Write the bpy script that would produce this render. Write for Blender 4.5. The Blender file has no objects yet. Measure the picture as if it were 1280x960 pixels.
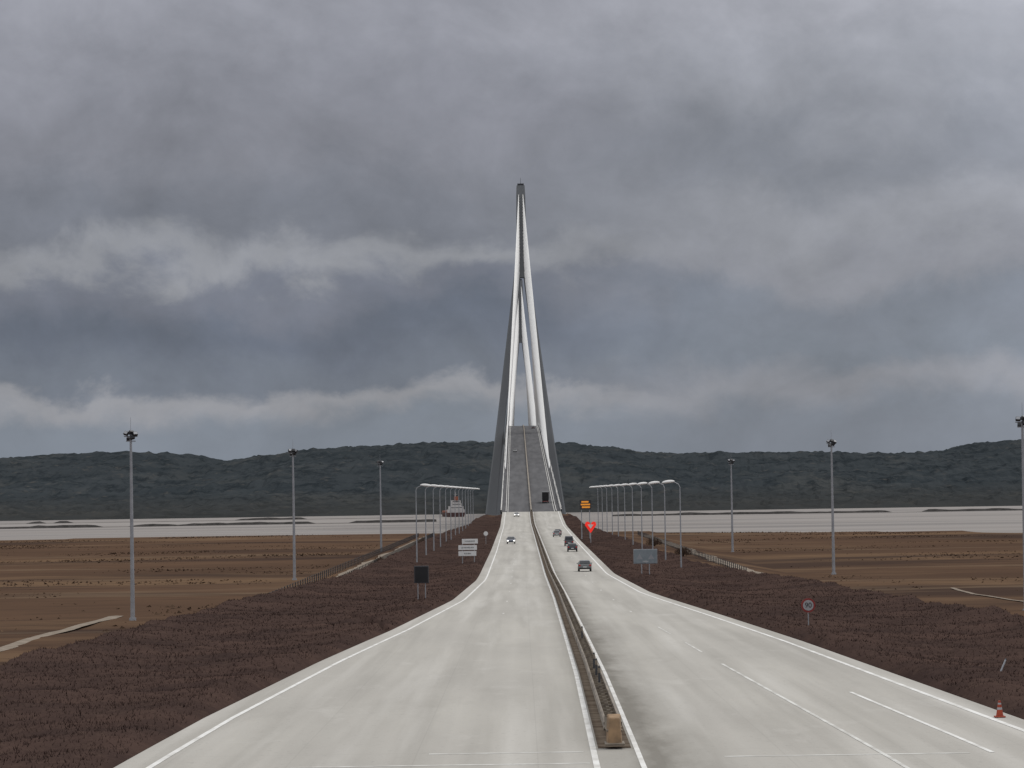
import bpy, bmesh, math, random
import numpy as np
from mathutils import Vector, Matrix, noise as mn
random.seed(7); rng=np.random.default_rng(7)
S=bpy.context.scene
S.view_settings.view_transform='Standard'; S.view_settings.look='None'; S.view_settings.exposure=0
C=S.collection

# ------------------------------------------------------------ helpers
def nt(m): return m.node_tree.nodes, m.node_tree.links
def mat(name,col,rough=0.7,col2=None,scale=1.0,detail=3,stretch=(1,1,1),bump=0.0,bscale=None,metal=0.0,emit=0,lo=.35,hi=.65,spec=.3):
    m=bpy.data.materials.new(name); m.use_nodes=True; n,l=nt(m)
    b=n['Principled BSDF']; b.inputs['Base Color'].default_value=(*col,1); b.inputs['Roughness'].default_value=rough
    b.inputs['Metallic'].default_value=metal; b.inputs['Specular IOR Level'].default_value=spec
    if emit: 
        b.inputs['Emission Color'].default_value=(*col,1); b.inputs['Emission Strength'].default_value=emit
    if col2 is None: col2=tuple(c*0.8 for c in col)
    tc=n.new('ShaderNodeTexCoord'); mp=n.new('ShaderNodeMapping'); mp.inputs['Scale'].default_value=stretch
    l.new(tc.outputs['Object'],mp.inputs['Vector'])
    nz=n.new('ShaderNodeTexNoise'); nz.inputs['Scale'].default_value=scale; nz.inputs['Detail'].default_value=detail
    l.new(mp.outputs[0],nz.inputs['Vector'])
    r=n.new('ShaderNodeMapRange'); r.inputs[1].default_value=lo; r.inputs[2].default_value=hi
    l.new(nz.outputs[0],r.inputs[0])
    mx=n.new('ShaderNodeMix'); mx.data_type='RGBA'; mx.inputs[6].default_value=(*col,1); mx.inputs[7].default_value=(*col2,1)
    l.new(r.outputs[0],mx.inputs[0]); l.new(mx.outputs[2],b.inputs['Base Color'])
    if bump:
        n2=n.new('ShaderNodeTexNoise'); n2.inputs['Scale'].default_value=bscale or scale*4; n2.inputs['Detail'].default_value=3
        l.new(tc.outputs['Object'],n2.inputs['Vector'])
        bp=n.new('ShaderNodeBump'); bp.inputs['Strength'].default_value=bump; bp.inputs['Distance'].default_value=.1
        l.new(n2.outputs[0],bp.inputs['Height']); l.new(bp.outputs[0],b.inputs['Normal'])
    return m
def layer(m,col,scale,stretch,lo,hi,amount=1.0,detail=4,rough=.5):
    n,l=nt(m); b=n['Principled BSDF']; src=b.inputs['Base Color'].links[0].from_socket
    tc=n.new('ShaderNodeTexCoord'); mp=n.new('ShaderNodeMapping'); mp.inputs['Scale'].default_value=stretch
    mp.inputs['Location'].default_value=(random.random()*50,random.random()*50,0)
    l.new(tc.outputs['Object'],mp.inputs['Vector'])
    nz=n.new('ShaderNodeTexNoise'); nz.inputs['Scale'].default_value=scale; nz.inputs['Detail'].default_value=detail; nz.inputs['Roughness'].default_value=rough
    l.new(mp.outputs[0],nz.inputs['Vector'])
    r=n.new('ShaderNodeMapRange'); r.inputs[1].default_value=lo; r.inputs[2].default_value=hi; r.inputs[4].default_value=amount
    l.new(nz.outputs[0],r.inputs[0])
    mx=n.new('ShaderNodeMix'); mx.data_type='RGBA'; mx.inputs[7].default_value=(*col,1)
    l.new(src,mx.inputs[6]); l.new(r.outputs[0],mx.inputs[0]); l.new(mx.outputs[2],b.inputs['Base Color'])
def mesh(name,v,f,m=None,parent=None,smooth=False):
    me=bpy.data.meshes.new(name); me.from_pydata([tuple(map(float,p)) for p in v],[],[tuple(map(int,q)) for q in f]); me.update()
    o=bpy.data.objects.new(name,me); C.objects.link(o)
    if m: me.materials.append(m)
    if parent: o.parent=parent
    if smooth: me.polygons.foreach_set('use_smooth',[True]*len(me.polygons))
    return o
def grid(name,P,m,parent=None,smooth=True):
    R,K,_=P.shape
    idx=np.arange(R*K).reshape(R,K)
    f=np.stack([idx[:-1,:-1],idx[:-1,1:],idx[1:,1:],idx[1:,:-1]],-1).reshape(-1,4)
    return mesh(name,P.reshape(-1,3),f,m,parent,smooth)
def empty(name,loc=(0,0,0),rz=0):
    o=bpy.data.objects.new(name,None); o.location=loc; o.rotation_euler[2]=rz; C.objects.link(o); return o
def boxvf(c,s):
    x,y,z=c; a,b,d=s[0]/2,s[1]/2,s[2]/2
    v=[(x+i*a,y+j*b,z+k*d) for k in(-1,1) for j in(-1,1) for i in(-1,1)]
    f=[(0,2,3,1),(4,5,7,6),(0,1,5,4),(2,6,7,3),(0,4,6,2),(1,3,7,5)]
    return v,f
def box(name,c,s,m,parent=None,bev=0,rot=None):
    v,f=boxvf((0,0,0),s); o=mesh(name,v,f,m,parent); o.location=c
    if rot: o.rotation_euler=rot
    if bev:
        b=o.modifiers.new('b','BEVEL'); b.width=bev; b.segments=2
    return o
def tubevf(p1,p2,r1,r2,n=8,off=0,cap=True):
    p1=Vector(p1);p2=Vector(p2); d=(p2-p1).normalized()
    u=d.orthogonal().normalized(); w=d.cross(u)
    v=[];f=[]
    for p,r in((p1,r1),(p2,r2)):
        for i in range(n):
            a=2*math.pi*i/n; v.append(tuple(p+u*r*math.cos(a)+w*r*math.sin(a)))
    for i in range(n):
        j=(i+1)%n; f.append((off+i,off+j,off+n+j,off+n+i))
    if cap: f.append(tuple(off+i for i in range(n-1,-1,-1))); f.append(tuple(off+n+i for i in range(n)))
    return v,f
def tube(name,p1,p2,r1,r2,m,parent=None,n=10):
    v,f=tubevf(p1,p2,r1,r2,n); return mesh(name,v,f,m,parent)
class Acc:
    def __init__(s): s.v=[];s.f=[]
    def add(s,vf):
        v,f=vf; o=len(s.v); s.v+=list(v); s.f+=[tuple(i+o for i in q) for q in f]
    def box(s,c,z): s.add(boxvf(c,z))
    def tube(s,a,b,r1,r2,n=6): s.add(tubevf(a,b,r1,r2,n))
    def obj(s,name,m,parent=None): return mesh(name,s.v,s.f,m,parent)
def trimesh(name,V,m,parent=None):
    N=len(V)//3
    me=bpy.data.meshes.new(name); me.vertices.add(3*N); me.vertices.foreach_set('co',V.astype('f').ravel())
    me.loops.add(3*N); me.loops.foreach_set('vertex_index',np.arange(3*N,dtype='i'))
    me.polygons.add(N); me.polygons.foreach_set('loop_start',np.arange(0,3*N,3,dtype='i')); me.update(); me.validate()
    me.materials.append(m); q=bpy.data.objects.new(name,me); C.objects.link(q); q.parent=parent; return q

# ------------------------------------------------------------ road geometry
knots=np.arange(-100,3700.1,5.0)
def z_raw(Y):
    z=np.interp(Y,[-100,90,190,300,420,1000],[0,0,-.9,-2.0,-2.9,-3.0])
    g=.056
    def br(y):
        if y<1000: return 0
        if y<1250: return g/250/2*(y-1000)**2
        z1=g/2*250
        if y<1950: return z1+g*(y-1250)
        z2=z1+g*700
        return z2+g*(y-1950)-g/450/2*(y-1950)**2
    return z+np.array([br(y) for y in np.atleast_1d(Y)])
zk=z_raw(knots)
zk=np.convolve(np.pad(zk,3,mode='edge'),np.ones(7)/7,mode='valid')
zr=lambda Y: np.interp(Y,knots,zk)
eL=lambda Y: np.interp(Y,[-60,92,120,167,215,298,388,600,1100],[-16,-12.4,-12.0,-10.7,-8.9,-6.6,-5.7,-5.9,-7.2])
eR=lambda Y: np.interp(Y,[-60,92,111,185,242,319,420,700,1073],[21,17.8,17.4,16.1,14.7,12.6,12.0,12.8,14.4])
cL=lambda Y: np.interp(Y,[-60,162,304,412,902,1120,1180],[-27,-26.5,-26.5,-23.2,-21,-16,-12])
cR=lambda Y: np.interp(Y,[-60,214,266,361,475,800,1120,1180],[34,33.5,32.7,30.5,25,22,19,16])
mX=lambda Y: np.interp(Y,[-60,92,150,300,1000,2400],[2.4,2.75,3.1,3.55,3.7,1.8])
bX=lambda Y: np.interp(Y,[1000,1972,2400,3650],[3.7,2.2,1.6,0.0])
def ys(a,b,step=5.0):
    k=knots[(knots>a)&(knots<b)]
    return np.concatenate([[a],k,[b]])

# ------------------------------------------------------------ materials
M_conc=mat('road_concrete',(.435,.42,.385),.85,(.385,.371,.342),.22,5,(1,.12,1),.25,6,spec=.08)
layer(M_conc,(.32,.307,.28),.75,(1,.02,1),.48,.72,.65)
layer(M_conc,(.51,.497,.465),.55,(1,.022,1),.52,.75,.8)
layer(M_conc,(.29,.276,.25),.16,(1,.22,1),.56,.74,.40,6,.65)
layer(M_conc,(.50,.487,.455),.3,(1,.3,1),.58,.7,.45,6,.65)
layer(M_conc,(.22,.21,.2),5,(1,.5,1),.62,.72,.25,3)
def add_joints(m,amount=.12):
    n,l=nt(m); b=n['Principled BSDF']; src=b.inputs['Base Color'].links[0].from_socket
    tc=n.new('ShaderNodeTexCoord'); sp=n.new('ShaderNodeSeparateXYZ'); l.new(tc.outputs['Object'],sp.inputs[0])
    def M(op,a,bv=None):
        q=n.new('ShaderNodeMath'); q.operation=op
        for i,x in enumerate((a,bv)):
            if x is None: continue
            if hasattr(x,'links'): l.new(x,q.inputs[i])
            else: q.inputs[i].default_value=x
        return q.outputs[0]
    fr=M('FRACT',M('DIVIDE',M('ADD',sp.outputs[1],1000.0),25.0)); j1=M('LESS_THAN',fr,.004)
    fx=M('FRACT',M('DIVIDE',M('ADD',sp.outputs[0],100.9),3.75)); j2=M('LESS_THAN',fx,.010)
    j=M('MULTIPLY',M('MAXIMUM',j1,j2),amount)
    mx=n.new('ShaderNodeMix'); mx.data_type='RGBA'; mx.inputs[7].default_value=(.16,.155,.15,1)
    l.new(src,mx.inputs[6]); l.new(j,mx.inputs[0])
    nz=n.new('ShaderNodeTexNoise'); nz.inputs['Scale'].default_value=.6; nz.inputs['Detail'].default_value=5; nz.inputs['Roughness'].default_value=.65
    mp=n.new('ShaderNodeMapping'); mp.inputs['Scale'].default_value=(1,.2,1); l.new(tc.outputs['Object'],mp.inputs[0]); l.new(mp.outputs[0],nz.inputs[0])
    d=M('ABSOLUTE',M('SUBTRACT',sp.outputs[0],4.0))
    near=M('MAXIMUM',M('SUBTRACT',1.0,M('DIVIDE',d,2.0)),0.0)
    wp=M('ABSOLUTE',M('SINE',M('MULTIPLY',M('ADD',sp.outputs[0],.6),3.14159/1.87)))
    wp=M('MULTIPLY',wp,.18)
    k=M('MULTIPLY',M('ADD',M('MULTIPLY',near,1.35),wp),nz.outputs[0]); k=M('MINIMUM',k,.8)
    m2=n.new('ShaderNodeMix'); m2.data_type='RGBA'; m2.inputs[7].default_value=(.15,.14,.12,1)
    l.new(mx.outputs[2],m2.inputs[6]); l.new(k,m2.inputs[0]); l.new(m2.outputs[2],b.inputs['Base Color'])
add_joints(M_conc)
M_white=mat('road_paint',(.72,.72,.70),.7,(.52,.51,.48),1.6,5,(1,.4,1),lo=.4,hi=.7)
M_faded=mat('faded_paint',(.62,.62,.59),.7,(.45,.44,.41),1.2,5,(1,.4,1),lo=.4,hi=.6)
M_dirt=mat('median_dirt',(.085,.065,.05),.95,(.15,.125,.10),1.2,5,spec=0)
M_deck=mat('deck_asphalt',(.135,.135,.14),.85,(.105,.105,.11),.4,4,(1,.05,1),spec=0)
M_ground=mat('marsh_ground',(.108,.068,.046),.95,(.078,.050,.036),.010,6,(.7,.9,1),spec=0)
layer(M_ground,(.150,.098,.062),.011,(.5,.9,1),.50,.62,.85,6,.6)
layer(M_ground,(.052,.036,.030),.009,(.45,1.1,1),.52,.60,.9,7,.62)
layer(M_ground,(.18,.132,.090),.022,(.3,1.6,1),.58,.68,.55,5,.6)
layer(M_ground,(.058,.040,.031),.11,(.5,1.2,1),.5,.66,.5,5,.65)
M_heath=mat('heather',(.070,.046,.039),.95,(.045,.031,.028),.14,5,(1,1,1),.4,8,spec=0)
layer(M_heath,(.094,.064,.051),2.0,(1,1,1),.5,.72,.5,4,.7)
layer(M_heath,(.036,.025,.022),2.6,(1,1,1),.55,.72,.5,4,.7)
M_twig=mat('heather_twig',(.078,.051,.043),.9,(.050,.034,.030),.3,3,spec=0)
M_reed=mat('reed',(.128,.084,.055),.9,(.078,.052,.038),.03,3,spec=0)
M_path=mat('gravel_path',(.28,.24,.20),.95,(.19,.16,.13),.5,4,spec=0)
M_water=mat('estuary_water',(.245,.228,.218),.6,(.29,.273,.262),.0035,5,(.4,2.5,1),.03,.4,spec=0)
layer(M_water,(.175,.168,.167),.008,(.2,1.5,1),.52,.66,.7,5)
M_hill=mat('wooded_hill',(.045,.052,.057),1,(.033,.040,.045),.010,5,(1,1,1),spec=0)  # blue-grey foliage: aerial haze is baked into the base colours
layer(M_hill,(.064,.067,.066),.006,(1,.6,1),.52,.64,.6,5,.65)
layer(M_hill,(.018,.023,.027),.035,(1,.5,1),.48,.62,.8,5,.75)
layer(M_hill,(.082,.078,.072),.06,(1,.5,1.5),.58,.70,.55,4,.7)
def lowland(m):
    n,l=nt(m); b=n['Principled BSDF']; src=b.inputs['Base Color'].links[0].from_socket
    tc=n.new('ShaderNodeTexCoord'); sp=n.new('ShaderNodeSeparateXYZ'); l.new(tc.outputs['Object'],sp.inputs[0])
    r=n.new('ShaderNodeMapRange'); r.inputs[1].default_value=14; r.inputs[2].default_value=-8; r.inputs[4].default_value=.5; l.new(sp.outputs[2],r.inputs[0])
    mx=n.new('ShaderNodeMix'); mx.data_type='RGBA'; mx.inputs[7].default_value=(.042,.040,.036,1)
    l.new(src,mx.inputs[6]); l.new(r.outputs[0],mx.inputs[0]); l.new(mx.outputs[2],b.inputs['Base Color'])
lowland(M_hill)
M_galv=mat('galvanised_steel',(.36,.37,.39),.5,(.29,.30,.32),.8,3,metal=.3)
M_dark=mat('dark_metal',(.05,.052,.058),.5)
M_lampw=mat('lamp_housing',(.85,.85,.83),.4,(.8,.8,.78))
M_rail=mat('guardrail_steel',(.27,.23,.18),.6,(.15,.125,.10),1.5,5,(1,.3,1),metal=.2)
M_wood=mat('crash_cushion_tan',(.32,.21,.12),.8,(.19,.13,.08),3,5)
M_pylon=mat('pylon_concrete',(.20,.21,.22),.8,(.165,.175,.185),.05,4,(1,1,.2),spec=.1)
M_cable=mat('cable_sheath',(.80,.80,.78),.5,(.74,.74,.73),.05)
M_para=mat('parapet_white',(.66,.65,.62),.6,(.52,.51,.49),.3,4)
M_rock=mat('dyke_rock',(.075,.07,.068),.95,(.045,.043,.041),.3,4,spec=0)

# ------------------------------------------------------------ ground
def fbm(x,y,s,o=4,seed=0.0): return mn.fractal(Vector((x*s+seed,y*s-seed,seed)),1.0,2.0,o)
def sstep(t): t=np.clip(t,0,1); return t*t*(3-2*t)
yrows=np.concatenate([np.arange(-100,1520,8.0),[1600,1800,2500,4000,9000,24000]])
outer=[20000,6000,2500,1200]+list(np.arange(800,60,-30.0))
def shoreY(X): return np.interp(X,[-2500,-230,-100,50,120,200,600,2500],[1300,1400,1470,1400,1300,1190,1150,1100])
def marsh(x,y): return -10+.35*fbm(x,y,.02)+.6*fbm(x,y,.006)
rows=[]
for Y in yrows:
    z0=float(zr(Y)) if Y<1180 else -3.0
    l,r,a,b=float(eL(Y)),float(eR(Y)),float(cL(Y)),float(cR(Y))
    f=float(1-sstep((Y-1165)/45.0))
    prof=[]
    for x in outer: prof.append((-x,None))
    prof+= [(-46,-10),(-38,-7.9),(-31.5,-7.7),(a-3.5,-6.2),(a-.8,z0-.3),(a,z0-.15),((a+l)/2,z0-.5),(l-1.2,z0-.45),(l,z0-.12),(l+3,z0-.14),
            (r-3,z0-.14),(r,z0-.12),(r+1.2,z0-.45),((r+b)/2,z0-.5),(b,z0-.15),(b+.8,z0-.3),(b+4,-6.2),(41,-8.3),(48,-8.5),(56,-10)]
    for x in outer[::-1]: prof.append((x,None))
    row=[]
    for x,z in prof:
        base=marsh(x,Y)
        base-=5.5*float(sstep((Y-(shoreY(x)+45*fbm(x,Y,.008,5)))/50.0))
        if Y>1500: base=-16
        zz=base if z is None else base*(1-f)+z*f if z>-9.9 else base
        row.append((x,Y,zz))
    rows.append(row)
ground=grid('ground',np.array(rows),M_ground)

# water
wy=np.array([1000,1600,2200,3200,6000,15000.]); wx=np.array([-15000,-3000,-800,0,800,3000,15000.])
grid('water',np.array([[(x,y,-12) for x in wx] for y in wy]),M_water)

# ------------------------------------------------------------ hills
hx=np.concatenate([np.arange(-4500,-1300,40.),np.arange(-1300,1300,5.),np.arange(1300,4501,40.)])
hy=np.concatenate([np.arange(2980,3400,30.),np.arange(3400,5700,45.),np.arange(5700,7500,200.)])
tx=[-4500,-2000,-894,-770,-619,-540,-480,-344,-220,-124,0,69,151,206,344,500,640,690,729,800,866,1200,2000,4500]
th=[60,70,74,79,78,74,62,77,83,87,86,84,79,68,64,62,56,61,71,76,84,88,60,60]
rows=[]
for y in hy:
    row=[]
    for x in hx:
        h=np.interp(x*5300/max(y,5300),tx,th)-2
        t=(y-3500-250*fbm(x,0,.002))/1800
        s=float(sstep(t))
        if y>5400: s=1
        z=-11.2+(h+11)*s
        z+=9*fbm(x,y,.004,4)*min(1,max(0,(y-3100)/500))*(1 if y<5000 else .35)
        tree=max(0,min(1,(y-2990)/60))
        z+=tree*(4.5+3.2*fbm(x,y,.02,5)+3.8*fbm(x,y,.09,3,3.3))
        if y<3000: z=-14
        elif y<3030: z=min(z,-9.5)
        if y>5700: z-= (y-5700)*.04
        row.append((x,y,z))
    rows.append(row)
grid('wooded_hills',np.array(rows),M_hill,smooth=False)

def dyke(name,x0,y0,x1,y1,th_):
    n=260; A=[]
    for i in range(n):
        t=i/(n-1); x=x0+(x1-x0)*t; y=y0+(y1-y0)*t+12*fbm(t*9,0,1)
        h=1.7+1.0*fbm(x,y,.05,5)
        if fbm(x,3,.012,3)>th_: h*=.1
        A.append([(x,y-6,-13.2),(x,y-2.5,-12+h*.8),(x,y+2.5,-12+h),(x,y+6,-13.2)])
    grid(name,np.array(A),M_rock,smooth=False)
dyke('rubble_dyke',-1500,2000,-60,2240,.3)
dyke('rubble_dyke',-1500,2500,-90,2650,-.1)
dyke('rubble_dyke',70,2480,1500,2420,.4)

# ------------------------------------------------------------ roads
def sheet(name,xl,xr,y0,y1,m,dz=0.0,cols=2,parent=None):
    Y=ys(y0,y1); P=[]
    for y in Y:
        a=float(xl(y)) if callable(xl) else xl; b=float(xr(y)) if callable(xr) else xr
        z=float(zr(y))+dz
        P.append([(a+(b-a)*k/(cols-1),y,z) for k in range(cols)])
    return grid(name,np.array(P),m,parent,False)
sheet('motorway_road',eL,eR,-100,1180,M_conc,0,8)
marks=empty('road_markings')
def line(name,xf,w,y0,y1,m=M_white,dz=.01):
    return sheet(name,lambda y:xf(y)-w/2,lambda y:xf(y)+w/2,y0,y1,m,dz,2,marks)
line('edge_line_left',lambda y:eL(y)+1.1,.20,-60,1180)
line('edge_line_right',lambda y:eR(y)-1.0,.22,-60,1180)
line('median_line_left',lambda y:mX(y)-.68,.19,-60,1180)
line('median_line_right',lambda y:mX(y)+.68,.16,-60,1180)
line('merge_line',lambda y:np.interp(y,[-60,97,131],[17,14.1,13.3]),.16,97,131)
line('lane_line_long',lambda y:np.interp(y,[-60,92,157,240],[12.5,10.9,9.75,8.4]),.14,-20,158,M_faded)
for k,(a,b) in enumerate([(172,186),(200,214)]): line('lane_dash_r%d'%k,lambda y:np.interp(y,[157,240],[9.75,8.6]),.11,a,b,M_faded)
for k in range(24):
    y0=250+k*39
    line('lane_dash_a%d'%k,lambda y:np.interp(y,[240,320],[8.5,8.0]),.15,y0,y0+3,M_faded)
    line('lane_dash_b%d'%k,lambda y:np.interp(y,[240,320],[-1.6,-1.4]),.15,y0,y0+3,M_faded)
for k,(xa,xb,yy) in enumerate([(6.0,13.4,96.8),(-7,1.9,95.0),(-3,1.8,99.5)]):
    sheet('cross_joint_%d'%k,xa,xb,yy,yy+.3,M_faded,.006,2,marks)
sheet('median_strip',lambda y:mX(y)-.52,lambda y:mX(y)+.52,101,1180,M_dirt,.015)

# median guardrail
gr=empty('median_guardrail')
def wbeam(name,xf,y0,y1,zb,side,m,parent):
    prof=[(0,0),(.05,.03),(.05,.10),(.0,.15),(.05,.20),(.05,.27),(0,.31),(-.03,.31),(-.03,0)]
    P=[]
    for y in ys(y0,y1):
        P.append([(float(xf(y))+side*px,y,float(zr(y))+zb+pz) for px,pz in prof])
    return grid(name,np.array(P),m,parent,False)
wbeam('beam_left',lambda y:mX(y)-.24,103,1180,.42,-1,M_rail,gr)
wbeam('beam_right',lambda y:mX(y)+.24,103,1180,.42,1,M_rail,gr)
A=Acc(); y=103.5
while y<1178:
    z=float(zr(y)); x=float(mX(y)); A.box((x,y,z+.35),(.12,.1,.72)); A.box((x,y,z+.6),(.46,.08,.09)); y+=2 if y<300 else 6
A.obj('posts',M_rail,gr)
nz_=[]
for i in range(9):
    a=math.pi*i/8
    nz_.append((float(mX(102))+.27*math.cos(a),103-.85*math.sin(a)*1.2))
v=[(x,y,.38) for x,y in nz_]+[(x,y,.78) for x,y in nz_]
mesh('nose_wrap',v,[(i,i+1,i+10,i+9) for i in range(8)],M_rail,gr)
cc=empty('crash_cushion',(float(mX(101.2)),101.0,0))
v=[(-.22,-.3,.012),(.22,-.3,.012),(.26,.5,.012),(-.26,.5,.012),(-.16,-.16,.86),(.16,-.16,.86),(.22,.5,.95),(-.22,.5,.95)]
o=mesh('tapered_body',v,[(3,2,1,0),(4,5,6,7),(0,1,5,4),(1,2,6,5),(2,3,7,6),(3,0,4,7)],M_wood,cc); b_=o.modifiers.new('b','BEVEL'); b_.width=.05; b_.segments=3
box('base_plate',(0,0,.05),(.62,.95,.07),M_rail,cc,.02)
box('side_strap',(0,.15,.45),(.50,.5,.06),M_rail,cc,.01)
for yy in (128,135,141,176):
    e=empty('delineator_post',(float(mX(yy))+.02,yy,float(zr(yy))))
    tube('post',(0,0,0),(0,0,1.35),.045,.045,M_dark,e); box('reflector',(0,-.05,1.18),(.1,.02,.2),M_rail,e)

def fpath(name,x0,x1,y0,y1,z,w,m,follow=False,wig=1.5):
    P=[]
    for y in np.arange(y0,y1+.1,8.):
        t=(y-y0)/(y1-y0); x=x0+(x1-x0)*t+wig*fbm(0,y,.02); w2=w*(1+.3*fbm(3,y,.05))
        zz=[marsh(q,y)+.10 if follow else z for q in (x-w2/2,x,x+w2/2)]
        P.append([(x-w2/2,y,zz[0]),(x,y,zz[1]+.06),(x+w2/2,y,zz[2])])
    return grid(name,np.array(P),m)
fpath('gravel_path',-66,-62,200,488,-9.9,1.9,M_path,True,.6)
fpath('gravel_path',80,75,200,560,-9.9,.8,M_path,True,.3)
fpath('service_road',-35,-34,430,1160,-7.63,3.0,M_path)
fpath('service_road',44.5,44.5,600,1160,-8.28,3,M_path)
def fence(name,x,y0,y1,z,step=6,h=1.5):
    e=empty(name); A=Acc()
    for y in np.arange(y0,y1,step): A.box((x,y,z+h/2),(.16,.16,h))
    A.obj('posts',M_dark,e); B=Acc()
    for hh in (.5,.95,1.4): B.box((x,(y0+y1)/2,z+hh*h/1.5),(.05,y1-y0,.05))
    B.obj('wires',M_dark,e)
fence('wire_fence',-31.8,450,1160,-7.6)
fence('wire_fence',41.8,600,1160,-8.2)
fence('wire_fence',-37.5,450,1160,-7.8)

# ------------------------------------------------------------ heather banks
def bank(name,edge,crest,side):
    Y=[55.]
    while Y[-1]<1165: Y.append(Y[-1]+max(.3,.0036*Y[-1]))
    Y=np.array(Y); K=64; P=np.zeros((len(Y),K,3))
    for i,y in enumerate(Y):
        e=float(edge(y)); c=float(crest(y))+side*2.6; z0=float(zr(y)); fe=min(1,(1170-y)/40)
        e=e+side*(.05+.22*fbm(0,y,.35,4,side*5))
        for k in range(K):
            t=k/(K-1); d=abs(c-e)*t; x=e+(c-e)*t
            w=abs(c-e)
            zb=z0-.15-.5*math.sin(math.pi*min(1,d/(w-2.6)))
            if d>w-2.6: zb-= (d-(w-2.6))*1.1
            n1=fbm(x,y,.12,4,1.7); n2=fbm(x,y,.9,3,4.1)
            h=.55+.36*n1+.13*n2*min(1,200/y)
            ramp=min(1,d/1.0)**.6
            if side<0:   # worn track across the left bank
                yt=213+(-8.9-x)*9.0; q=abs(y-yt)/3.2
                if q<1 and d<7: h*=q*q; zb-=.35*(1-q)
            z=zb+max(.04,h)*ramp*fe
            if d<.01: z=z0-.1
            P[i,k]=(x,y,z)
    o=grid(name,P,M_heath,None,True)
    N=80000
    u=rng.random(N); yy=60*(1150/60)**(u**1.25)
    ri=np.clip(np.searchsorted(Y,yy)-1,0,len(Y)-2); ci=rng.integers(2,K-1,N)
    fy=rng.random(N)[:,None]; fx=rng.random(N)[:,None]
    p=(P[ri,ci]*(1-fy)+P[ri+1,ci]*fy)*(1-fx)+(P[ri,ci-1]*(1-fy)+P[ri+1,ci-1]*fy)*fx
    s=np.clip(p[:,1]/160,.7,1.8)
    hgt=(.06+.12*rng.random(N)); wd=(.018+.025*rng.random(N))*s
    ang=rng.random(N)*2*np.pi; lean=rng.normal(0,.6,(N,2))
    dx=np.stack([np.cos(ang)*wd,np.sin(ang)*wd,np.zeros(N)],1)
    base=p-np.array([0,0,.04]); tip=base+np.stack([lean[:,0]*hgt,lean[:,1]*hgt,hgt+.03],1)
    trimesh('sprigs',np.stack([base-dx,base+dx,tip],1).reshape(-1,3),M_twig,o)
bank('heather_bank',eL,cL,-1)
bank('heather_bank',eR,cR,1)

def reeds():
    N=30000; x=rng.uniform(-420,420,N*4); y=300+1150*rng.random(N*4)**.8
    keep=(np.where(x<0,x<-50,x>60))&(y<shoreY(x)-25)&(np.abs(x)<y*.24+60)
    x=x[keep];y=y[keep]
    d=np.array([fbm(a,b*1.3,.012,5,9.) for a,b in zip(x,y)]); k=d>.05+.3*rng.random(len(d))
    k&=~((np.abs(x+64)<6)&(y<510)); k&=~((np.abs(x-78)<6)&(y<650))
    x=x[k];y=y[k];d=d[k]; N=len(x)
    h=(.10+.22*rng.random(N))*np.clip(.5+d*1.5,.4,1.5); w=.2+.4*rng.random(N)
    a=rng.random(N)*np.pi; z=np.array([marsh(p,q)-.1 for p,q in zip(x,y)])
    dx=np.stack([np.cos(a)*w,np.sin(a)*w,0*w],1); b=np.stack([x,y,z],1)
    trimesh('reed_bed',np.stack([b-dx,b+dx,b+np.stack([rng.normal(0,.3,N),rng.normal(0,.3,N),h+.1],1)],1).reshape(-1,3),M_reed)
reeds()

M_bt=mat('bare_twig',(.10,.068,.05),.9,(.07,.048,.038),.6,3,spec=0)
def bush(loc,r,h):
    A=Acc(); V=[]
    e=empty('bare_bush',loc)
    for i in range(16):
        a=random.random()*6.28; t=random.uniform(.2,1)
        p=(math.cos(a)*r*.6*t,math.sin(a)*r*.6*t,h*random.uniform(.5,.9)); A.tube((math.cos(a)*.2,math.sin(a)*.2,-.3),p,.06,.03,4)
    A.obj('stems',M_bt,e)
    for i in range(900):
        a=random.random()*6.28; u=random.random()**.6; zz=random.random()
        R=r*u*math.sqrt(max(.05,1-(zz*1.0-.3)**2)); c=Vector((math.cos(a)*R,math.sin(a)*R,zz*h*(1-.4*u)))
        d=Vector((random.gauss(0,.2),random.gauss(0,.2),random.gauss(.15,.2))); w=Vector((random.gauss(0,.05),random.gauss(0,.05),0.02))
        V+=[c-w,c+w,c+d*1.6]
    trimesh('twigs',np.array([tuple(q) for q in V]),M_bt,e)
for l,r,h in [((-31,700,-7.8),2,2),((-26,830,-6),2.2,2.3),((38,760,-7.6),2.2,2.0),((37,900,-7.5),2.4,2.3)]:
    bush(l,r,h)

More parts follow.
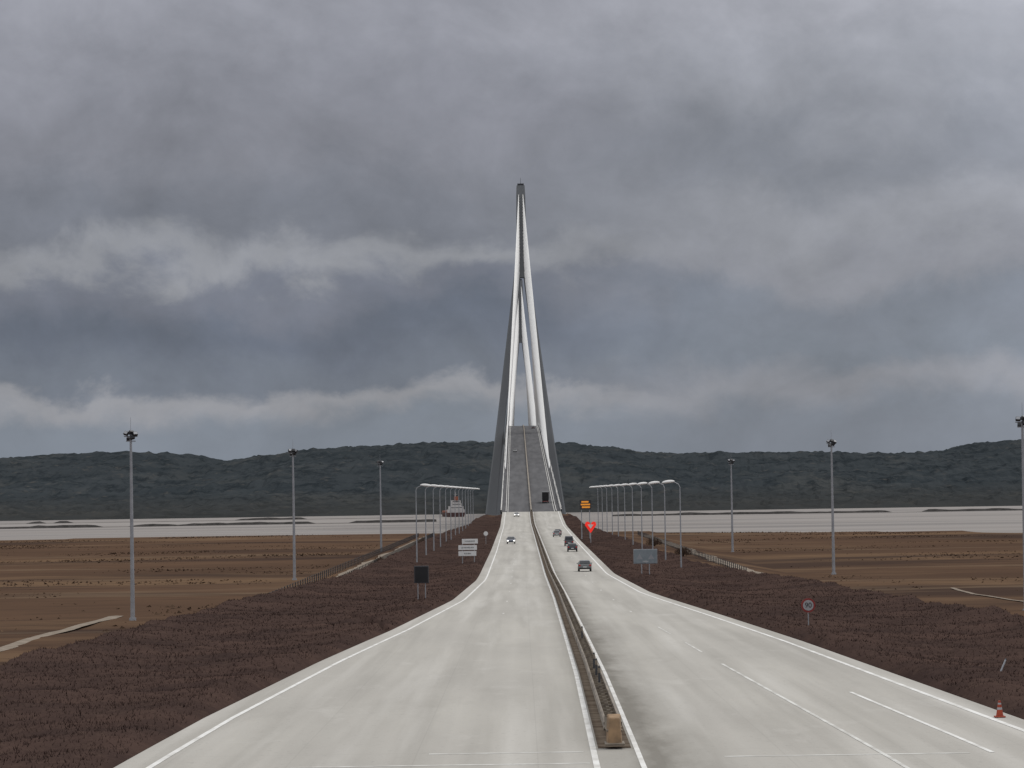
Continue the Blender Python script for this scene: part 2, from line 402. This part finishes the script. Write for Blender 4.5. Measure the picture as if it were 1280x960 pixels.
# ------------------------------------------------------------ bridge
br=empty('cable_stayed_bridge')
Yd=np.unique(np.concatenate([ys(1180,3600)[::2],[3600]]))
Wd=11.2
def sweep(name,prof,m):
    P=[]
    for y in Yd:
        x=float(bX(y)); z=float(zr(y)); P.append([(x+a,y,z+b) for a,b in prof])
    return grid(name,np.array(P),m,br,False)
sweep('deck_surface',[(-Wd,0),(Wd,0)],M_deck)
sweep('deck_girder',[(-Wd-.1,-.02),(-Wd-.1,-.5),(-5,-3.2),(5,-3.2),(Wd+.1,-.5),(Wd+.1,-.02)],M_pylon)
for s in(-1,1):
    x=s*(Wd-.1); sweep('parapet_%s'%('w' if s<0 else 'e'),[(x-.2,.0),(x-.18,.85),(x+.18,.85),(x+.2,.0)],M_para)
    A=Acc()
    for y in np.arange(1182,2420,4.): A.box((float(bX(y))+x,y,float(zr(y))+1.2),(.1,.1,.8))
    A.obj('railing_posts',M_para,br)
    sweep('handrail',[(x-.07,1.55),(x-.07,1.65),(x+.07,1.65),(x+.07,1.55)],M_para)
    sweep('deck_edge_line',[(s*(Wd-2.6)-.1,.01),(s*(Wd-2.6)+.1,.01)],M_faded)
    sweep('footway_kerb',[(s*(Wd-1.9)-.1,.0),(s*(Wd-1.9)-.1,.3),(s*(Wd-1.9)+.1,.3),(s*(Wd-1.9)+.1,0)],M_para)
sweep('central_barrier',[(-.3,0),(-.25,.8),(.25,.8),(.3,0)],M_rail)
A=Acc()
for y in list(np.arange(1200,1960,43.5))+list(np.arange(2850,3560,43.5)):
    x=float(bX(y)); z=float(zr(y)); A.box((x,y,(z-3.2-16)/2),(7,2.4,z-3.2+16))
    if y<1960: A.box((x,y,z-3.5),(11,3,1.2))
A.obj('approach_piers',M_pylon,br)
v,f=boxvf((3.6,1181,-6),(24,5,11)); mesh('abutment',v,f,M_para,br)
A=Acc()
for y in np.arange(1240,2400,60.):
    for s in(-1,1):
        x=float(bX(y))+s*(Wd-.6); z=float(zr(y)); A.tube((x,y,z),(x,y,z+6),.09,.06,5)
A.obj('deck_lamp_columns',M_galv,br)
def pylon(Y,ztop):
    cx=float(bX(Y)); V=[];F=[]
    def ring(cxx,z,wx,wy,ch=.8):
        o=len(V)
        for a,b in[(-1,-1),(1,-1),(1,1),(-1,1)]:
            px,py=a*wx/2,b*wy/2
            if a*b>0: V.extend([(cxx+px,Y+py-b*ch,z),(cxx+px-a*ch,Y+py,z)])
            else: V.extend([(cxx+px-a*ch,Y+py,z),(cxx+px,Y+py-b*ch,z)])
        return o
    def loft(rs):
        for a,b in zip(rs[:-1],rs[1:]):
            for i in range(8): F.append((a+i,a+(i+1)%8,b+(i+1)%8,b+i))
        F.append(tuple(rs[-1]+i for i in range(8)))
    for s in(-1,1):
        loft([ring(cx+s*x,z,w,d) for z,x,w,d in[(-16,22.5,7.5,10),(20,18.2,6.0,9),(48,14.6,5.2,8.4),(100,8.0,4.6,7.6),(135,3.6,4.2,7.2),(152,1.75,3.6,7)]])
    loft([ring(cx,z,w,d,.6) for z,w,d in[(140,5.6,7.3),(160,6.2,6.9),(ztop-6,5.6,6.2),(ztop,5.0,5.6)]])
    mesh('pylon_legs',V,F,M_pylon,br)
    zd=float(zr(Y)); box('pylon_crossbeam',(cx,Y,zd-5.2),(33,7,3.6),M_pylon,br)
    box('pylon_head_cap',(cx,Y,ztop+.6),(4,4.6,1.2),M_dark,br); tube('lightning_rod',(cx,Y,ztop+1),(cx,Y,ztop+5),.12,.06,M_dark,br)
    A=Acc()
    for k in range(23):
        za=146+(ztop-6-146)*(k/22)**.8; dist=24+k*19.6
        for sd in(-1,1):
            yd=Y+sd*dist
            for s in(-1,1):
                xa=cx+s*1.3; xd=float(bX(yd))+s*(Wd-.7); zd2=float(zr(yd))+.6
                A.tube((xa,Y+sd*3.0,za),(xd,yd,zd2),.18,.18,5)
                A.tube((xd,yd,zd2-.6),(xd+(xa-xd)*.012,yd+(Y-yd)*.012,zd2+(za-zd2)*.012),.32,.3,6)
    A.obj('stay_cables',M_cable,br)
    B=Acc()
    for k in range(23):
        za=146+(ztop-6-146)*(k/22)**.8
        for sd in(-1,1):
            for s in(-1,1): B.box((cx+s*1.3,Y+sd*3.3,za),(.7,.5,.8))
    B.obj('anchorages',M_para,br)
pylon(1972,197); pylon(2828,195)

# ------------------------------------------------------------ masts and lamps
def mast(x,y,top,base=-10):
    e=empty('floodlight_mast',(x,y,base-.3)); H=top-base+.3
    tube('pole',(0,0,0),(0,0,H),.34,.17,M_galv,e,12)
    tube('foundation_collar',(0,0,0),(0,0,.7),.55,.5,M_galv,e,12)
    tube('lightning_rod',(0,0,H),(0,0,H+2.6),.04,.02,M_galv,e,6)
    box('crossbar',(0,0,H-.2),(2.0,.14,.14),M_galv,e); box('crossbar_2',(0,0,H-.9),(1.4,.14,.14),M_galv,e)
    for i,(a,b,c) in enumerate([(-.62,-.3,.1),(.66,-.3,0),(-.3,.3,-.75),(.3,-.35,-.5),(.1,-.4,.2)]):
        o=box('floodlight_%d'%i,(a,b,H+.15+c),(.72,.4,.6),M_dark,e,.06,(random.choice([-.7,.6]),random.uniform(-.3,.3),random.uniform(-.7,.7)))
        if i<2: box('glass_%d'%i,(0,-.21,0),(.56,.02,.42),M_galv,o)
for x,y,t in[(-57.3,470,17.2),(-48.4,679,17.2),(-40.6,921,17),(64,660,17.2),(59,900,15.7),(71,453,17)]:
    mast(x,y,t)
def lamp(x,y,ztop,base,side):
    e=empty('street_lamp',(x,y,base)); H=ztop-base
    pts=[(0,0,0),(0,0,H*.6),(0,0,H-.7),(side*.2,0,H-.25),(side*.6,0,H-.06),(side*1.0,0,H+.02)]
    rr=[.12,.09,.07,.06,.05,.05]; A=Acc()
    for i in range(5): A.tube(pts[i],pts[i+1],rr[i],rr[i+1],8)
    A.obj('pole_and_arm',M_galv,e)
    bm=bmesh.new(); bmesh.ops.create_uvsphere(bm,u_segments=14,v_segments=8,radius=1)
    for v in bm.verts:
        v.co.x*=.95; v.co.y*=.34; v.co.z*=.30 if v.co.z>0 else .15
        v.co.y*=1-.25*(v.co.x*side<0)
    me=bpy.data.meshes.new('lamp_head'); bm.to_mesh(me); bm.free(); me.materials.append(M_lampw)
    for p in me.polygons:p.use_smooth=True
    o=bpy.data.objects.new('lamp_head',me); C.objects.link(o); o.parent=e; o.location=(side*1.6,0,H+.04)
    o.rotation_euler[1]=side*.10
for k in range(11):
    y=445+k*48; lamp(22.0,y,9.0,-5.5,-1)
for k in range(13):
    y=515+k*50; lamp(-17.0,y,9.2,float(zr(y))-.6,1)

# ------------------------------------------------------------ signs
M_sw=mat('sign_white',(.72,.72,.71),.4,(.66,.66,.65),3); M_sb=mat('sign_black',(.02,.02,.022),.5)
M_sr=mat('sign_red',(.26,.045,.04),.5); M_sg=mat('sign_back_grey',(.23,.26,.28),.5,(.19,.22,.24),1.5)
M_redlit=mat('lit_red_lamp',(.8,.03,.02),.4,(.8,.05,.03),emit=.5); M_orlit=mat('lit_amber',(.85,.33,.04),.4,(.8,.28,.03),emit=.3)
def text(s,size,loc,m,parent):
    c=bpy.data.curves.new('lettering','FONT'); c.body=s; c.size=size; c.align_x='CENTER'; c.align_y='CENTER'; c.extrude=.004
    c.materials.append(m); o=bpy.data.objects.new('lettering',c); C.objects.link(o); o.parent=parent; o.location=loc; o.rotation_euler=(math.pi/2,0,0)
def disc(name,loc,r,t,m,parent,n=32):
    v,f=tubevf((0,0,0),(0,-t,0),r,r,n); o=mesh(name,v,f,m,parent); o.location=loc
y=485; z=float(zr(y)); e=empty('direction_sign',(-8.2,y,z-.5))
for s in(-1,1): tube('post',(s*.9,.1,0),(s*.9,.1,4.3),.06,.06,M_galv,e)
for i,(cx,w,zc) in enumerate([(.25,2.4,4.05),(-.1,2.8,3.1),(-.15,2.7,2.2)]):
    box('panel_%d'%i,(cx,0,zc),(w,.06,.72),M_sw,e,.02); text(['HONFLEUR','LE HAVRE A29','ROUEN'][i],.3,(cx,-.05,zc),M_sb,e)
y=297; z=float(zr(y)); e=empty('message_board',(-9.4,y,z-.3))
box('cabinet',(0,0,2.75),(1.35,.22,1.6),M_dark,e,.04); box('screen',(0,-.12,2.75),(1.15,.02,1.4),M_sb,e)
for s in(-.35,.35): tube('post',(s,.15,0),(s,.15,2.6),.045,.045,M_galv,e)
e=empty('traffic_sign',(-7.4,650,float(zr(650))-.4)); tube('post',(0,.05,0),(0,.05,3.4),.04,.04,M_galv,e); disc('plate',(0,0,3),.45,.03,M_sw,e)
y=415; z=float(zr(y)); e=empty('information_sign',(15.9,y,z-.5))
for s in(-1,1): tube('post',(s*.5,.1,0),(s*.5,.1,2.0),.07,.07,M_galv,e)
box('panel',(0,0,2.75),(3.0,.08,1.8),M_sg,e,.03); box('border',(0,.03,2.75),(3.1,.05,1.9),M_galv,e,.02)
for cx in(-.75,.75):
    v=[(cx-.4,-.055,2.4),(cx+.4,-.055,2.4),(cx,-.055,3.1)]; mesh('pictogram',v,[(0,1,2)],M_galv,e)
text('1000m',.28,(0,-.06,2.1),M_sw,e)
y=206; z=float(zr(y)); e=empty('speed_limit_sign',(18.3,y,z-.5))
tube('post',(0,.06,0),(0,.06,2.45),.035,.035,M_galv,e)
disc('rim',(0,0,2.0),.46,.03,M_sr,e); M_sf=mat('sign_face_dull',(.36,.36,.37),.5,(.31,.31,.32),5); disc('face',(0,-.032,2.0),.34,.006,M_sf,e); text('90',.46,(0,-.045,2.0),M_sb,e)
y=720; z=float(zr(y)); e=empty('variable_message_sign',(14.3,y,z-.3))
box('cabinet',(0,0,8.2),(2.6,.4,2.2),M_dark,e,.05)
for i,(zz,w) in enumerate(((8.8,1.6),(8.2,2.1),(7.6,1.8))): box('led_row_%d'%i,(.1*i-.1,-.21,zz),(w,.02,.36),M_orlit,e)
for s in(-.9,.9): tube('post',(s,.25,0),(s,.25,7.2),.11,.1,M_galv,e)
y=655; z=float(zr(y)); e=empty('yield_sign',(14.0,y,z-.3))
def tri(pts,t,m,nm):
    mesh(nm,pts+[(a,b+t,c) for a,b,c in pts],[(0,1,2),(3,5,4),(0,3,4,1),(1,4,5,2),(2,5,3,0)],m,e)
tri([(-1.2,0,4.3),(1.2,0,4.3),(0,0,2.6)],.03,M_redlit,'plate')
tri([(-.6,-.16,4.35),(.6,-.16,4.35),(0,-.16,3.5)],.15,M_sw,'plate_face')
for s in(-.62,.62): disc('flash_lamp',(s,-.02,4.45),.5,.1,M_redlit,e)
tube('post',(0,.1,0),(0,.1,4.6),.07,.07,M_galv,e)
M_co=mat('cone_orange',(.38,.07,.03),.7,(.28,.05,.03),6)
e=empty('traffic_cone',(16.75,113.3,float(zr(113.3))))
box('base',(0,0,.035),(.38,.38,.05),M_co,e,.02)
for i,(a,b,m) in enumerate([(.06,.28,M_co),(.28,.36,M_sf),(.36,.46,M_co),(.46,.52,M_sf),(.52,.60,M_co)]):
    tube('band_%d'%i,(0,0,a),(0,0,b),.14-.16*a,.14-.16*b,m,e,16)
e=empty('leaning_marker_post',(20.6,140,float(zr(140))-.1)); tube('post',(0,0,0),(.45,.3,.9),.04,.04,M_galv,e); tube('cap',(.45,.3,.9),(.47,.32,.95),.05,.03,M_dark,e)

# ------------------------------------------------------------ vehicles
M_gl=mat('car_glass',(.03,.035,.04),.1,spec=.6); M_ty=mat('tyre',(.025,.025,.025),.9)
M_tl=mat('tail_lamp',(.40,.02,.015),.3,emit=.15); M_hl=mat('head_lamp_lit',(1,.98,.9),.3,(1,.97,.9),emit=3)
def car(x,y,colr,away=True,grade=0,kind='hatch',lit=False):
    P=mat('car_paint',colr,.3,tuple(c*.93 for c in colr),spec=.5)
    e=empty('car',(x,y,float(zr(y))+.012),0 if away else math.pi); e.rotation_euler[0]=grade
    prof=[(-2.05,.32),(-2.12,.55),(-2.08,.95),(-1.95,1.05),(-1.55,1.46),(-.2,1.52),(.35,1.46),(1.15,1.02),(1.85,.88),(2.1,.7),(2.15,.35)]
    if kind=='van': prof=[(-2.3,.35),(-2.35,.6),(-2.32,1.2),(-2.25,1.9),(-2.1,1.98),(.8,1.98),(1.1,1.9),(1.75,1.15),(2.3,.95),(2.4,.7),(2.4,.35)]
    n=len(prof); V=[]
    for s in(-1,1):
        for a,b in prof:
            w=.88 if b<1.06 else .88-.28*(b-1.06)/.5*(1 if kind!='van' else .3)
            V.append((s*w,a,b))
    F=[tuple(range(n-1,-1,-1)),tuple(range(n,2*n))]+[(i,(i+1)%n,n+(i+1)%n,n+i) for i in range(n)]
    o=mesh('body',V,F,P,e); b=o.modifiers.new('b','BEVEL'); b.width=.06; b.segments=2; b.limit_method='ANGLE'
    if kind!='van':
        q=lambda pts,nm,m=M_gl: mesh(nm,pts,[(0,1,2,3)],m,e)
        q([(-.72,-1.99,1.09),(.72,-1.99,1.09),(.6,-1.62,1.44),(-.6,-1.62,1.44)],'rear_window')
        q([(-.75,1.13,1.07),(.75,1.13,1.07),(.62,.46,1.45),(-.62,.46,1.45)],'windscreen')
        for s in(-1,1): q([(s*.885,-1.7,1.09),(s*.885,.95,1.09),(s*.70,.3,1.42),(s*.70,-1.4,1.42)],'side_window')
    else:
        mesh('rear_window',[(-.7,-2.36,1.25),(.7,-2.36,1.25),(.66,-2.3,1.75),(-.66,-2.3,1.75)],[(0,1,2,3)],M_gl,e)
        mesh('windscreen',[(-.75,1.72,1.22),(.75,1.72,1.22),(.7,1.16,1.88),(-.7,1.16,1.88)],[(0,1,2,3)],M_gl,e)
    yb=-2.13 if kind!='van' else -2.36; yf=2.14 if kind!='van' else 2.4
    for s in(-1,1):
        box('tail_lamp',(s*.72,yb,.85),(.26,.06,.2),M_tl,e); box('head_lamp',(s*.66,yf,.68),(.34,.1,.16),M_hl if lit else M_galv,e)
        box('mirror',(s*.98,.75,1.08),(.16,.1,.12),P,e,.02)
        for yw in(-1.3,1.35): tube('wheel',(s*.9,yw,.32),(s*.68,yw,.32),.32,.32,M_ty,e,18)
    box('number_plate',(0,yb-.01,.62),(.5,.03,.11),M_sw,e); box('bumper',(0,yb-.01,.42),(1.6,.08,.16),M_ty,e,.03); box('front_bumper',(0,yf,.42),(1.6,.08,.16),M_ty,e,.03)
car(8.4,435,(.17,.18,.18)); car(9.0,579,(.05,.055,.065)); car(9.3,640,(.10,.10,.11),kind='van'); car(8.3,772,(.28,.29,.30)); car(8.9,800,(.05,.05,.06))
car(-2.4,677,(.10,.11,.14),False,lit=True); car(-1.9,1140,(.5,.5,.5),False,lit=True); car(-3.2,1700,(.3,.3,.3),False,0); car(8.0,2050,(.05,.05,.05),True,0)
y=1245; g=math.atan(.05); e=empty('box_truck',(9.2,y,float(zr(y))+.02)); e.rotation_euler[0]=g
box('cargo_box',(0,-1,2.75),(2.6,8.5,3.1),M_dark,e,.05); box('rear_doors',(0,-5.27,2.75),(2.4,.04,2.9),M_sb,e); box('chassis',(0,0,1.0),(2.2,11,.35),M_ty,e)
box('cab',(0,4.6,2.1),(2.4,2.0,2.4),M_galv,e,.15); box('tail_bar',(0,-5.2,.75),(2.3,.12,.2),M_tl,e)
for s in(-1,1):
    for yy in(-4,-2.8,4.3): tube('wheel',(s*1.2,yy,.5),(s*.85,yy,.5),.5,.5,M_ty,e,18)

# ------------------------------------------------------------ ship
M_hull=mat('ship_hull',(.10,.045,.04),.6,(.07,.04,.04),.3); M_sup=mat('ship_white',(.60,.58,.56),.5,(.48,.46,.45),.2); M_or=mat('ship_orange',(.34,.12,.07),.6)
e=empty('cargo_ship',(-59,2700,-12),.12)
sec=[(-45,6.2,3.6),(-42,7,3.5),(20,7,3.2),(38,4.5,4.5),(48,.4,5.6)]
V=[];F=[]
for yy,w,h in sec: V+=[(-w*.8,yy,-1.5),(w*.8,yy,-1.5),(w,yy,h),(-w,yy,h)]
for i in range(4):
    for k in range(4): F.append((i*4+k,i*4+(k+1)%4,i*4+4+(k+1)%4,i*4+4+k))
F+=[(3,2,1,0),(16,17,18,19)]
mesh('hull',V,F,M_hull,e)
for i,(w,l,z,h) in enumerate([(13.4,14,4.8,2.6),(11.6,12,7.5,2.6),(8.4,10,10.1,2.5),(7.5,6,12.6,2.2)]):
    box('deckhouse_%d'%i,(0,-34,z),(w,l,h),M_sup,e,.1)
    if i: box('windows_%d'%i,(0,-34-l/2-.03,z+.2),(w*.8,.05,.5),M_gl,e)
box('funnel',(0,-37,15.4),(3.2,3,3.2),M_or,e,.2); tube('mast',(0,-32,13.5),(0,-32,21),.25,.12,M_sup,e); box('mast_yard',(0,-32,18.5),(3,.2,.2),M_sup,e); box('hatch_covers',(0,5,4.2),(11,50,1.5),M_or,e,.1)

# ------------------------------------------------------------ sky / world
SUN_EL=math.radians(48); SUN_AZ=math.radians(40)
w=bpy.data.worlds.new('World'); S.world=w; w.use_nodes=True; n=w.node_tree.nodes; l=w.node_tree.links; n.clear()
out=n.new('ShaderNodeOutputWorld'); bg=n.new('ShaderNodeBackground'); l.new(bg.outputs[0],out.inputs[0])
sky=n.new('ShaderNodeTexSky'); sky.sky_type='NISHITA'; sky.sun_disc=False; sky.sun_elevation=SUN_EL; sky.sun_rotation=SUN_AZ
tc=n.new('ShaderNodeTexCoord'); sp=n.new('ShaderNodeSeparateXYZ'); l.new(tc.outputs['Generated'],sp.inputs[0])
def MM(op,a,b=None,c=None):
    q=n.new('ShaderNodeMath'); q.operation=op
    for i,x in enumerate((a,b,c)):
        if x is None: continue
        if hasattr(x,'links'): l.new(x,q.inputs[i])
        else: q.inputs[i].default_value=x
    return q.outputs[0]
def NZ(sc,stretch,detail=6,rough=.55,loc=(0,0,0),dist=0):
    mp=n.new('ShaderNodeMapping'); mp.inputs['Scale'].default_value=stretch; mp.inputs['Location'].default_value=loc
    l.new(tc.outputs['Generated'],mp.inputs[0]); q=n.new('ShaderNodeTexNoise'); q.inputs['Scale'].default_value=sc; q.inputs['Detail'].default_value=detail
    q.inputs['Roughness'].default_value=rough; q.inputs['Distortion'].default_value=dist; l.new(mp.outputs[0],q.inputs[0]); return q.outputs[0]
X=sp.outputs[0]; Z=sp.outputs[2]
n1=NZ(9,(1,1,2.2),2,.5,(2.3,0,.4)); n2=NZ(26,(1,1,1.3),7,.6,(1,3,0),.25)
warp=MM('ADD',MM('MULTIPLY',MM('SUBTRACT',n1,.5),.034),MM('MULTIPLY',MM('SUBTRACT',n2,.5),.046))
e_=MM('DIVIDE',MM('ADD',Z,MM('MULTIPLY',warp,MM('MINIMUM',MM('ADD',MM('MULTIPLY',MM('ABSOLUTE',Z),14),.20),1.0))),.16)
def ramp(stops):
    r=n.new('ShaderNodeValToRGB'); r.color_ramp.interpolation='EASE'
    cr=r.color_ramp
    while len(cr.elements)<len(stops): cr.elements.new(.5)
    for el,(p,c) in zip(cr.elements,stops):
        el.position=p; el.color=(*[ (v/255/12.92 if v/255<.04045 else ((v/255+.055)/1.055)**2.4) for v in c],1)
    l.new(e_,r.inputs[0]); return r.outputs[0]
rl=ramp([(0,(119,128,140)),(.13,(121,129,141)),(.180,(145,147,154)),(.212,(110,117,130)),(.32,(98,105,120)),(.40,(111,115,128)),(.465,(140,142,149)),(.53,(115,118,128)),(.70,(131,132,141)),(1,(154,155,164))])
rr_=ramp([(0,(119,127,139)),(.14,(122,129,141)),(.20,(137,140,149)),(.26,(120,127,139)),(.36,(120,126,138)),(.45,(137,139,148)),(.54,(145,147,155)),(.66,(127,130,139)),(.82,(145,147,155)),(1,(161,162,170))])
mixf=n.new('ShaderNodeMapRange'); mixf.interpolation_type='SMOOTHSTEP'; mixf.inputs[1].default_value=-.03; mixf.inputs[2].default_value=.10
l.new(MM('ADD',X,MM('MULTIPLY',MM('SUBTRACT',n1,.5),.12)),mixf.inputs[0])
m1=n.new('ShaderNodeMix'); m1.data_type='RGBA'; l.new(mixf.outputs[0],m1.inputs[0]); l.new(rl,m1.inputs[6]); l.new(rr_,m1.inputs[7])
n3=NZ(16,(1,1,1.4),7,.56,(5,1,2),.4); n4=NZ(55,(1,1,1.2),5,.62,(1,7,2),.3)
bl=MM('ADD',MM('MULTIPLY',MM('SUBTRACT',n3,.5),1.0),MM('MULTIPLY',MM('SUBTRACT',n4,.5),.34))
fade=MM('MINIMUM',MM('ADD',MM('MULTIPLY',MM('ABSOLUTE',Z),22),.25),1.0)
br_=MM('ADD',MM('MULTIPLY',bl,fade),1.02)
br_=MM('ADD',br_,MM('MULTIPLY',MM('MAXIMUM',MM('SUBTRACT',X,.06),0.0),MM('MULTIPLY',MM('MAXIMUM',Z,0.0),24.0)))
vm=n.new('ShaderNodeVectorMath'); vm.operation='SCALE'; l.new(m1.outputs[2],vm.inputs[0]); l.new(MM('MINIMUM',br_,1.6),vm.inputs['Scale'])
mr=n.new('ShaderNodeMapRange'); mr.inputs[1].default_value=.17; mr.inputs[2].default_value=.6; mr.interpolation_type='SMOOTHSTEP'; l.new(Z,mr.inputs[0])
m2=n.new('ShaderNodeMix'); m2.data_type='RGBA'; l.new(mr.outputs[0],m2.inputs[0]); l.new(vm.outputs[0],m2.inputs[6]); m2.inputs[7].default_value=(.99,.99,1.0,1)
s2=n.new('ShaderNodeVectorMath'); s2.operation='SCALE'; l.new(sky.outputs[0],s2.inputs[0]); s2.inputs['Scale'].default_value=.08
m3=n.new('ShaderNodeMix'); m3.data_type='RGBA'; m3.inputs[0].default_value=.05; l.new(m2.outputs[2],m3.inputs[6]); l.new(s2.outputs[0],m3.inputs[7])
l.new(m3.outputs[2],bg.inputs[0]); bg.inputs[1].default_value=1.0

sl=bpy.data.lights.new('sun','SUN'); sl.energy=1.1; sl.angle=math.radians(14); sl.color=(1,.95,.88)
so=bpy.data.objects.new('sun',sl); C.objects.link(so)
d=Vector((math.sin(SUN_AZ)*math.cos(SUN_EL),math.cos(SUN_AZ)*math.cos(SUN_EL),math.sin(SUN_EL)))
so.rotation_euler=d.to_track_quat('Z','Y').to_euler()

# ------------------------------------------------------------ camera
cd=bpy.data.cameras.new('camera'); cd.sensor_width=36; cd.lens=112.5; cd.clip_start=.5; cd.clip_end=60000
co=bpy.data.objects.new('camera',cd); C.objects.link(co)
R=Matrix.Rotation(.0025,4,'Z')@Matrix.Rotation(math.pi/2+math.atan(135/4000),4,'X')@Matrix.Rotation(-.015,4,'Z')
co.matrix_world=Matrix.Translation((0,0,8))@R
S.camera=co
